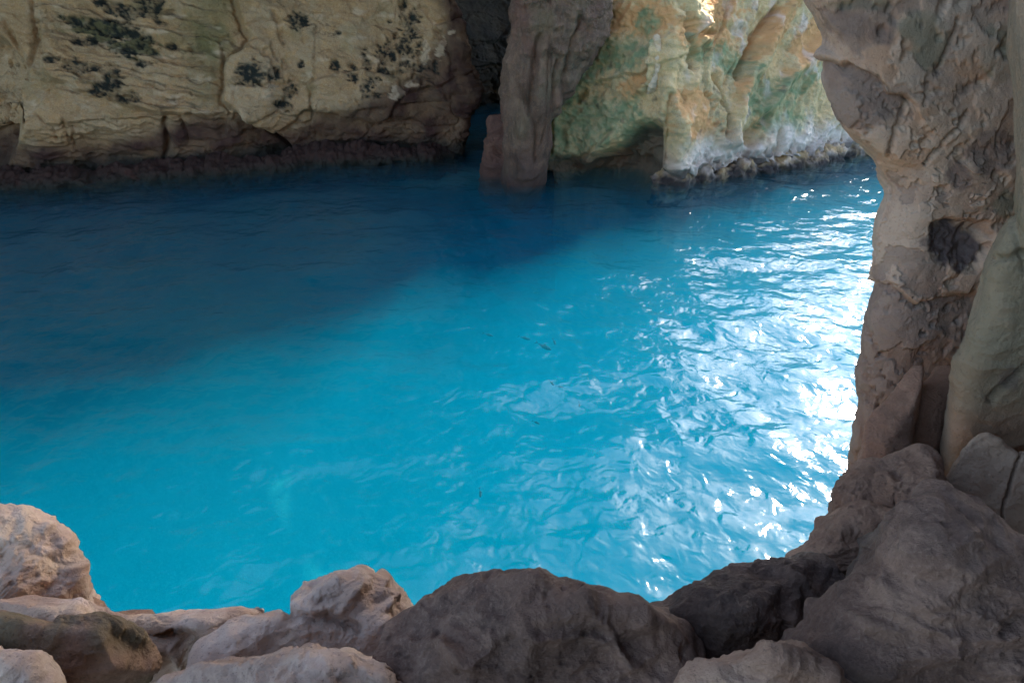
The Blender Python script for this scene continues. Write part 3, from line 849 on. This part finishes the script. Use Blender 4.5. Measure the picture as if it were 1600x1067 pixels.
o = inflate("boulder", [(-120, 830), (-60, 806), (0, 803), (45, 805), (72, 822), (95, 842), (108, 866), (125, 885), (140, 908), (145, 930), (150, 950), (130, 1010), (60, 1060), (-100, 1080), (-200, 960)],
            2.6, M_fore_lit, 0.30, 0.40, center=(0, 940), relief=strata(0.035, 16, (0.5, 0.1, 1.0), 501), rough=0.03, freq=3.5, pa=0.55, facets=9, seed=51, folds=0.03, nth=360, nph=150, stains=fstain(0.5, 0.6, 0.7, 0.0, 1))
thing(o, "pale rounded boulder with wavy ridges at the left edge beside the water", "boulder", "boulders along the ledge")

o = inflate("rock_ledge", [(-80, 955), (60, 935), (150, 940), (200, 958), (300, 962), (380, 960), (425, 962), (440, 985), (400, 1010), (300, 1050), (200, 1100), (0, 1120), (-150, 1100)],
            2.3, M_fore_lit, 0.22, 0.35, center=(180, 1020), relief=lines([([(150, 955), (230, 985), (290, 1000), (320, 1010)], 14, -0.06), ([(275, 985), (270, 1010), (280, 1030)], 5, 0.03)], 0.03, 2), rough=0.02, freq=3, pa=0.8, facets=5, seed=52, folds=0.012, nth=340, nph=140, stains=fstain(0.3, 0.6, 0.5, 0.1, 2))
thing(o, "low pale ledge sloping to the water between the left boulder and the peaked boulder", "rock ledge")

o = inflate("leaning_rock", [(-40, 965), (10, 955), (80, 972), (150, 972), (190, 985), (220, 1010), (246, 1045), (235, 1075), (120, 1110), (-40, 1100)],
            2.02, M_fore, 0.14, 0.3, center=(100, 1040), relief=lines([([(90, 972), (150, 975), (190, 988), (222, 1015), (246, 1045)], 5, 0.02)], 0.015, 3), rough=0.012, freq=3, pa=0.25, facets=3, seed=53, folds=0.012, nth=300, nph=120, stains=fstain(0.3, 0.4, 0.25, 0.7, 3))
thing(o, "dark slab with a thin pale rim and greenish stains at the bottom left", "rock slab")

o = inflate("boulder", [(-60, 1000), (0, 1012), (30, 1030), (60, 1050), (90, 1080), (60, 1150), (-80, 1150)],
            1.75, M_fore_lit, 0.1, 0.2, center=(0, 1090), relief=lines([], 0.01, 4), rough=0.01, pa=0.5, seed=54, folds=0.03, nth=160, nph=70, stains=fstain(0.2, 0.4, 0.3, 0.2, 4))
thing(o, "small pale rock in the bottom left corner in front of the dark slab", "boulder", "boulders along the ledge")

o = inflate("boulder", [(260, 1060), (330, 1005), (400, 978), (455, 962), (480, 938), (510, 912), (540, 897), (570, 897), (585, 906), (615, 908), (632, 918), (648, 940), (658, 960), (700, 1020), (690, 1120), (500, 1160), (280, 1140)],
            2.15, M_fore_lit, 0.26, 0.35, center=(530, 1030), relief=lines([([(560, 915), (545, 935), (530, 960)], 10, 0.02), ([(590, 920), (580, 935), (600, 945), (590, 960)], 7, 0.02), ([(622, 930), (640, 950)], 8, -0.02), ([(455, 962), (520, 965), (560, 985)], 8, -0.03)], 0.03, 5, 7), rough=0.018, freq=4.0, pa=0.5, facets=11, seed=55, folds=0.03, nth=400, nph=160, stains=fstain(0.3, 0.4, 0.9, 0.0, 5))
thing(o, "peaked pinkish boulder with pale knobbly ridges in the middle of the ledge", "boulder", "boulders along the ledge")

o = inflate("boulder", [(520, 1040), (580, 1002), (640, 968), (695, 942), (740, 925), (790, 914), (828, 910), (862, 913), (895, 925), (930, 938), (960, 948), (995, 958), (1030, 966), (1058, 978), (1072, 1010), (1090, 1080), (1000, 1180), (700, 1200), (520, 1160)],
            1.95, M_fore_shaded, 0.28, 0.40, center=(830, 1060), relief=lines([([(820, 990), (900, 985), (945, 1000), (985, 1030)], 9, 0.02), ([(905, 945), (935, 965), (950, 990), (975, 1030)], 7, 0.018), ([(640, 1010), (700, 1020), (740, 1035)], 9, 0.015)], 0.025, 6), rough=0.028, freq=3, pa=0.55, facets=10, seed=56, folds=0.03, nth=420, nph=170, stains=fstain(0.5, 0.4, 0.4, 0.0, 6))
thing(o, "broad dark brown boulder with a smooth rounded top at the bottom centre", "boulder", "boulders along the ledge")

o = inflate("boulder", [(1000, 970), (1055, 945), (1100, 915), (1140, 893), (1185, 877), (1215, 878), (1250, 873), (1290, 885), (1320, 920), (1310, 980), (1200, 1060), (1050, 1100), (1010, 1040)],
            2.1, M_fore_shaded, 0.25, 0.4, center=(1170, 980), relief=lines([([(1222, 925), (1226, 950), (1230, 985)], 12, -0.02), ([(1235, 895), (1270, 930), (1290, 955)], 7, 0.02)], 0.03, 7), rough=0.024, freq=4, pa=0.75, facets=8, seed=57, folds=0.018, nth=360, nph=150, stains=fstain(0.7, 0.3, 0.35, 0.0, 7))
thing(o, "dark ridged boulder with a cleft down its face, right of the broad boulder", "boulder", "boulders along the ledge")

o = inflate("boulder", [(1210, 880), (1245, 872), (1280, 845), (1310, 812), (1345, 795), (1380, 790), (1420, 800), (1440, 860), (1400, 930), (1300, 960), (1240, 930)],
            2.35, M_fore, 0.2, 0.4, center=(1330, 870), relief=lines([([(1300, 850), (1340, 840), (1370, 850)], 8, -0.02)], 0.02, 8), rough=0.022, freq=4, pa=0.5, facets=9, seed=58, folds=0.03, nth=280, nph=120, stains=fstain(0.3, 0.5, 0.5, 0.0, 8))
thing(o, "light brown sloping boulder at the water's edge below the flat topped boulder", "boulder", "boulders along the ledge")

o = inflate("boulder", [(1308, 800), (1320, 765), (1345, 738), (1380, 722), (1415, 714), (1440, 712), (1458, 722), (1464, 760), (1470, 820), (1400, 860), (1320, 840)],
            2.65, M_fore, 0.22, 0.35, center=(1390, 790), relief=lines([([(1400, 745), (1430, 760), (1410, 775)], 8, -0.02)], 0.02, 9), rough=0.022, freq=4, pa=0.5, facets=8, seed=59, folds=0.03, nth=280, nph=120, stains=fstain(0.25, 0.5, 0.4, 0.0, 9))
thing(o, "flat topped pinkish boulder below the two rock spikes", "boulder", "boulders along the ledge")

o = inflate("boulder", [(1290, 965), (1340, 930), (1385, 880), (1400, 840), (1420, 795), (1440, 775), (1462, 773), (1500, 790), (1550, 825), (1605, 850), (1720, 900), (1800, 1050), (1700, 1250), (1350, 1250), (1180, 1120), (1230, 1010)],
            1.85, M_fore_shaded, 0.30, 0.5, center=(1480, 1010), relief=lines([([(1410, 800), (1395, 870), (1350, 925), (1280, 965)], 14, 0.03), ([(1560, 980), (1600, 960)], 8, -0.02), ([(1330, 900), (1360, 870)], 8, -0.02)], 0.03, 10, 4), rough=0.03, freq=2.2, pa=0.5, facets=6, cutdepth=(0.74, 0.96), soft=0.012, seed=60, folds=0.03, nth=420, nph=180, stains=fstain(0.75, 0.4, 0.2, 0.0, 10))
thing(o, "largest boulder, dark and smooth with a blunt peak, filling the bottom right corner", "boulder", "boulders along the ledge")

o = inflate("boulder", [(1060, 1075), (1120, 1050), (1180, 1030), (1220, 1025), (1260, 1035), (1310, 1060), (1350, 1100), (1250, 1180), (1080, 1160)],
            1.6, M_fore, 0.12, 0.25, center=(1200, 1100), relief=lines([([(1195, 1030), (1240, 1045), (1300, 1062)], 9, 0.015)], 0.012, 11), rough=0.015, freq=5, pa=0.5, facets=8, seed=61, folds=0.03, nth=260, nph=100, stains=fstain(0.3, 0.4, 0.7, 0.0, 11))
thing(o, "small rock with a pale worn crest at the bottom edge right of centre", "boulder", "boulders along the ledge")

o = inflate("boulder", [(180, 1120), (240, 1062), (330, 1045), (420, 1035), (520, 1030), (600, 1040), (660, 1075), (640, 1180), (200, 1200)],
            1.75, M_fore_lit, 0.14, 0.3, center=(420, 1100), relief=lines([], 0.02, 12, 7), rough=0.02, freq=5, pa=0.5, facets=9, seed=62, folds=0.03, nth=300, nph=110, stains=fstain(0.4, 0.4, 0.5, 0.0, 12))
thing(o, "brown weathered rock at the bottom edge in front of the peaked boulder", "boulder", "boulders along the ledge")

# ------------------------------------------------------------------ ground the boulders lie on
def make_ground():
    x = np.arange(-9, 8.01, 0.08); y = np.arange(-6, 7.01, 0.08)
    X, Y = np.meshgrid(x, y, indexing='ij')
    rim = 1.75 + 0.35 * np.abs(X) ** 0.9 * (X > 0) + 0.28 * np.abs(X) * (X < 0)
    V = np.stack([X, Y, 0 * X], -1).reshape(-1, 3)
    rim = rim.ravel()
    z = 3.95 + 0.15 * fbm(V, 0.9, 4, 601)
    edge = np.maximum(V[:, 1] - rim + 0.25, 0)
    V[:, 1] = np.where(edge > 0, rim - 0.25 + edge * 0.25, V[:, 1])
    V[:, 2] = z - np.minimum(edge * 6.0, 14.0)
    V[:, :2] += 0.12 * fbm(V, 0.8, 3, 603)[:, None]
    structure(mesh_from("ground", V, grid_quads(len(x), len(y)), M_fore, masks=np.zeros((len(V), 4))))
make_ground()

# ------------------------------------------------------------------ unseen cave roof, shaped to shade the ledge and the inner basin
def make_roof(name, poly_x, poly_y, z0, hump, seed):
    x = np.arange(poly_x[0], poly_x[1] + 0.01, 0.4); y = np.linspace(0, 1, 40)
    X, T = np.meshgrid(x, y, indexing='ij')
    y0 = np.interp(X, *poly_y[0]); y1 = np.interp(X, *poly_y[1])
    Y = y0 + (y1 - y0) * T
    V = np.stack([X, Y, np.full_like(X, z0)], -1).reshape(-1, 3)
    n = fbm(V, 0.3, 4, seed)
    V[:, 2] += hump * n
    e = (np.minimum(T, 1 - T).ravel())
    top = V.copy(); top[:, 2] += 2.5
    nu, nv = len(x), len(y)
    F = grid_quads(nu, nv)
    idx = np.arange(nu * nv).reshape(nu, nv)
    loop = np.r_[idx[:, 0], idx[-1, 1:], idx[-2::-1, -1], idx[0, -2:0:-1]]
    k = np.arange(len(loop)); k2 = (k + 1) % len(loop)
    b0 = nu * nv
    side = np.stack([loop[k], loop[k2], b0 + loop[k2], b0 + loop[k]], -1)
    structure(mesh_from(name, np.vstack([V, top]), np.vstack([F[:, ::-1], F + b0, side]), M_but, masks=np.zeros((2 * b0, 4))))

make_roof("cave_roof", (0.2, 12), (([0.2, 12], [-6, -6]), ([0.2, 1, 4, 7, 12], [7.6, 8.6, 9.6, 8.5, 8.0])), 9.0, 0.5, 701)
make_roof("cave_roof", (-26, 3.2), (([-26, -10, 0, 0.6, 3.2], [6, 11.0, 22.0, 24.8, 25.8]), ([-26, 4], [38, 38])), 9.5, 0.8, 705)

# unseen back of the cave, added to cut the light from behind the viewer
def back_relief(V, P, xy):
    return 0.5 * fbm(V, 0.5, 4, 711), np.zeros((len(V), 4))
o = curtain("terrain", [(12, 7), (9.5, 2), (7, -3), (3, -5), (0.5, -6)], M_but, lambda xy, z: 0 * z, back_relief, height=lambda s, xy: 9.6 + 0 * s, ds=0.2, away=(0.3, -0.9))
structure(o)

# ------------------------------------------------------------------ parts of the cliffs that stand out from them
wall_o = bpy.data.objects["limestone_cliff"]; cliff_o = bpy.data.objects["cliff"]
f = inflate("drip_column", [(1020, 62), (1027, 56), (1034, 66), (1033, 95), (1029, 120), (1026, 138), (1015, 150), (1008, 148), (1014, 132), (1021, 118), (1022, 90)], 20.0, M_far, 0.22, 0.9, tilt=(0, -28), rough=0.09, freq=2.2, pa=0.7, cells=0.6,
            seed=72, nth=140, nph=60, parent=cliff_o, center=(1024, 110), stains=lambda V, P: np.stack([0 * V[:, 0], 0.3 * sstep(0, 0.4, fbm(V, 2, 3, 5)), 0.35 + 0.4 * fbm(V, 3, 3, 6), 0 * V[:, 0]], -1))
f["label"] = "pale stalactite hanging on the face of the cliff"
def foot(name, plan, mat, top, out, parent, seed, holes, ds=0.03, stain=None):
    """a ragged band of rock along the water line, standing proud of the face above it"""
    xy, sl = resample(plan, ds)
    n, m = len(xy), 56
    tan = np.gradient(xy, axis=0); tan /= np.linalg.norm(tan, axis=1)[:, None]
    nor = np.stack([tan[:, 1], -tan[:, 0]], -1)          # towards the viewer
    k = np.ones(31) / 31
    nor = np.stack([np.convolve(np.pad(nor[:, i], 15, mode='edge'), k, 'valid') for i in (0, 1)], -1)
    a = np.linspace(-2.2, 1.75, m)
    S3 = np.stack([xy[:, 0], xy[:, 1], 0 * sl], -1)
    env = sstep(0, 0.8, sl) * sstep(0, 0.8, sl[-1] - sl)
    hh = top * (0.12 + env * (0.75 + 1.5 * fbm(S3, 0.7, 5, seed, 0.6))).clip(0.1, 2)
    env2 = 0.15 + 0.85 * env; oo = env2 * (out + 0.5) * (1 + 0.35 * fbm(S3, 1.3, 4, seed + 1)) - 0.5
    Z = np.where(np.sin(a)[None, :] > 0, hh[:, None] * np.sin(a)[None, :], 0.7 * np.sin(a)[None, :])
    R = -0.5 + (oo[:, None] + 0.5) * np.cos(a)[None, :]
    V = np.concatenate([xy[:, None, :] + nor[:, None, :] * R[..., None], Z[..., None]], 2).reshape(-1, 3)
    nn = grid_normals(V, n, m)
    w = np.repeat(nor[:, None, :], m, 1).reshape(-1, 2)
    c = np.abs((nn[:, :2] * w).sum(1)) > 0.2
    if (nn[c, :2] * w[c]).sum(1).mean() < 0:
        nn = -nn
    f1, f2, cid = voronoi(V * (0.8, 0.8, 1.2) + 0.30 * np.stack([fbm(V, 1.8, 4, seed + 2), fbm(V, 1.8, 4, seed + 6), fbm(V, 1.8, 4, seed + 7)], -1), holes, seed)
    d = 0.26 * fbm(V, 1.6, 5, seed + 3, 0.6, ridged=True) - 0.10 - 0.16 * sstep(0.50, 0.10, f1) * sstep(0.25, 0.6, cid) + 0.06 * fbm(V, 8, 3, seed + 4)
    V = V + nn * d[:, None]
    return mesh_from(name, V, grid_quads(n, m), mat, parent, stain(V, f1, f2))

foot("tide_ledge", W((-40, 293), (60, 291), (200, 281), (330, 272), (420, 265), (480, 257), (560, 254), (640, 250), (715, 246)), M_left, 0.42, 0.16, wall_o, 901, 2.2,
     stain=lambda V, f1, f2: np.clip(np.stack([0.2 + 0.7 * sstep(0.3, 0.0, V[:, 2]) - 0.5 * sstep(0.2, 0.5, fbm(V, 2.5, 4, 3)), 1 + 0 * f1, 0 * f1, 0 * f1], -1), 0, 1))
foot("sea_crust", W((1026, 292), (1040, 291), (1065, 288), (1120, 278), (1200, 267), (1270, 257), (1340, 242), (1400, 236)), M_far, 0.45, 0.16, cliff_o, 911, 1.5,
     stain=lambda V, f1, f2: np.clip(np.stack([0.4 + 0.6 * sstep(0.35, 0.05, V[:, 2]) + 0.9 * fbm(V, 2, 4, 5), 0.25 + 0.4 * fbm(V, 2, 3, 6), 0.75 * sstep(-0.2, 0.3, fbm(V, 2.6, 4, 7)), 0 * f1], -1), 0, 1))

# ------------------------------------------------------------------ small fish under the surface
def make_fish():
    n, m = 12, 22
    t = np.linspace(0, 1, m)
    prof = 0.11 * np.sin(np.pi * np.clip(t, 0.02, 1) ** 0.7) ** 0.8 * (1 - 0.75 * sstep(0.6, 0.95, t)) + 0.006
    a = np.linspace(0, 2 * np.pi, n, endpoint=False)
    bend = 0.05 * np.sin(t * 3.0)
    V = np.stack([np.cos(a)[:, None] * prof * 0.55 + bend, np.repeat((t - 0.5)[None, :], n, 0), np.sin(a)[:, None] * prof], -1).reshape(-1, 3)
    F = [tuple(q) for q in grid_quads(n, m, True)]
    b = len(V)
    yb = bend[-1]
    fins = [(yb + .006, .46, 0), (yb + .012, .66, .13), (yb + .004, .58, 0), (yb + .012, .66, -.13), (yb - .006, .46, 0), (yb - .002, .66, .13), (yb - .006, .58, 0), (yb - .002, .66, -.13),
            (.03, -.08, .09), (.03, .02, .18), (.04, .16, .075), (.03, .08, .09), (.022, -.08, .09), (.022, .02, .18), (.032, .16, .075), (.022, .08, .09)]
    V = np.vstack([V, np.array(fins)])
    q = []
    for o in (b, b + 8):
        q += [(o, o + 1, o + 2, o + 3), (o + 7, o + 6, o + 5, o + 4), (o, o + 4, o + 5, o + 1), (o + 3, o + 7, o + 4, o), (o + 1, o + 5, o + 6, o + 2), (o + 2, o + 6, o + 7, o + 3)]
    m_, nt, out = nodes_of("fish_scales")
    bs = N(nt, "ShaderNodeBsdfPrincipled")
    tc = N(nt, "ShaderNodeTexCoord").outputs["Object"]
    nt.links.new(mixc(nt, noise_node(nt, tc, 9, 3), (0.006, 0.008, 0.01), (0.016, 0.018, 0.018)), bs.inputs["Base Color"])
    bs.inputs["Roughness"].default_value = 0.8
    bs.inputs["Specular IOR Level"].default_value = 0.1
    nt.links.new(bs.outputs[0], out.inputs[0])
    return mesh_from("fish", V, np.array(F + q), m_)

fish = make_fish()
for k, (px, py, L, rz) in enumerate([(763, 523, 0.20, 75), (820, 528, 0.24, 80), (850, 541, 0.34, 60), (866, 534, 0.20, 20), (862, 598, 0.15, 40), (875, 604, 0.13, 95), (750, 770, 0.17, 15), (838, 660, 0.13, 70), (905, 632, 0.13, 10)]):
    o = fish if k == 0 else link(fish.copy())
    x, y = water_xy(px, py, -0.9)
    o.location = (x, y, -0.9)
    o.rotation_euler = (0.2, 0.9, math.radians(rz))
    o.scale = (L, L, L)
    thing(o, "small dark fish swimming just under the bright blue water", "fish", "small fish under the surface")

# ------------------------------------------------------------------ unseen leaves added on the cliff top, thinning seaward to fade the water's shadow
def make_shade_leaves():
    rs = np.random.RandomState(5)
    n = 9000
    x = -1.2 + 6.6 * rs.rand(n) ** 1.5
    hgt = rs.rand(n) ** 1.25 * 7.5 * np.clip(1.15 - 0.11 * np.maximum(x, 0), 0.3, 1)
    y = 22.6 + 0.35 * np.maximum(x - 3, 0) + 1.6 * rs.rand(n)
    C = np.stack([x, y, 5.2 + hgt], -1)
    keep = fbm(C, 0.45, 3, 77) > -0.22
    C = C[keep]; n = len(C)
    a = rs.normal(size=(n, 3)); a /= np.linalg.norm(a, axis=1)[:, None]
    b = np.cross(a, rs.normal(size=(n, 3))); b /= np.linalg.norm(b, axis=1)[:, None]
    L = 0.07 + 0.05 * rs.rand(n)[:, None]
    V = np.stack([C - a * L, C + b * L * 0.5, C + a * L, C - b * L * 0.5], 1).reshape(-1, 3)
    m, nt, out = nodes_of("shade_leaf")
    bs = N(nt, "ShaderNodeBsdfPrincipled")
    tc = N(nt, "ShaderNodeTexCoord").outputs["Object"]
    nt.links.new(mixc(nt, noise_node(nt, tc, 2.0, 3), (0.05, 0.08, 0.025), (0.10, 0.12, 0.04)), bs.inputs["Base Color"])
    nt.links.new(bs.outputs[0], out.inputs[0])
    structure(mesh_from("shade_leaves", V, np.arange(4 * n).reshape(-1, 4), m), "stuff")
make_shade_leaves()
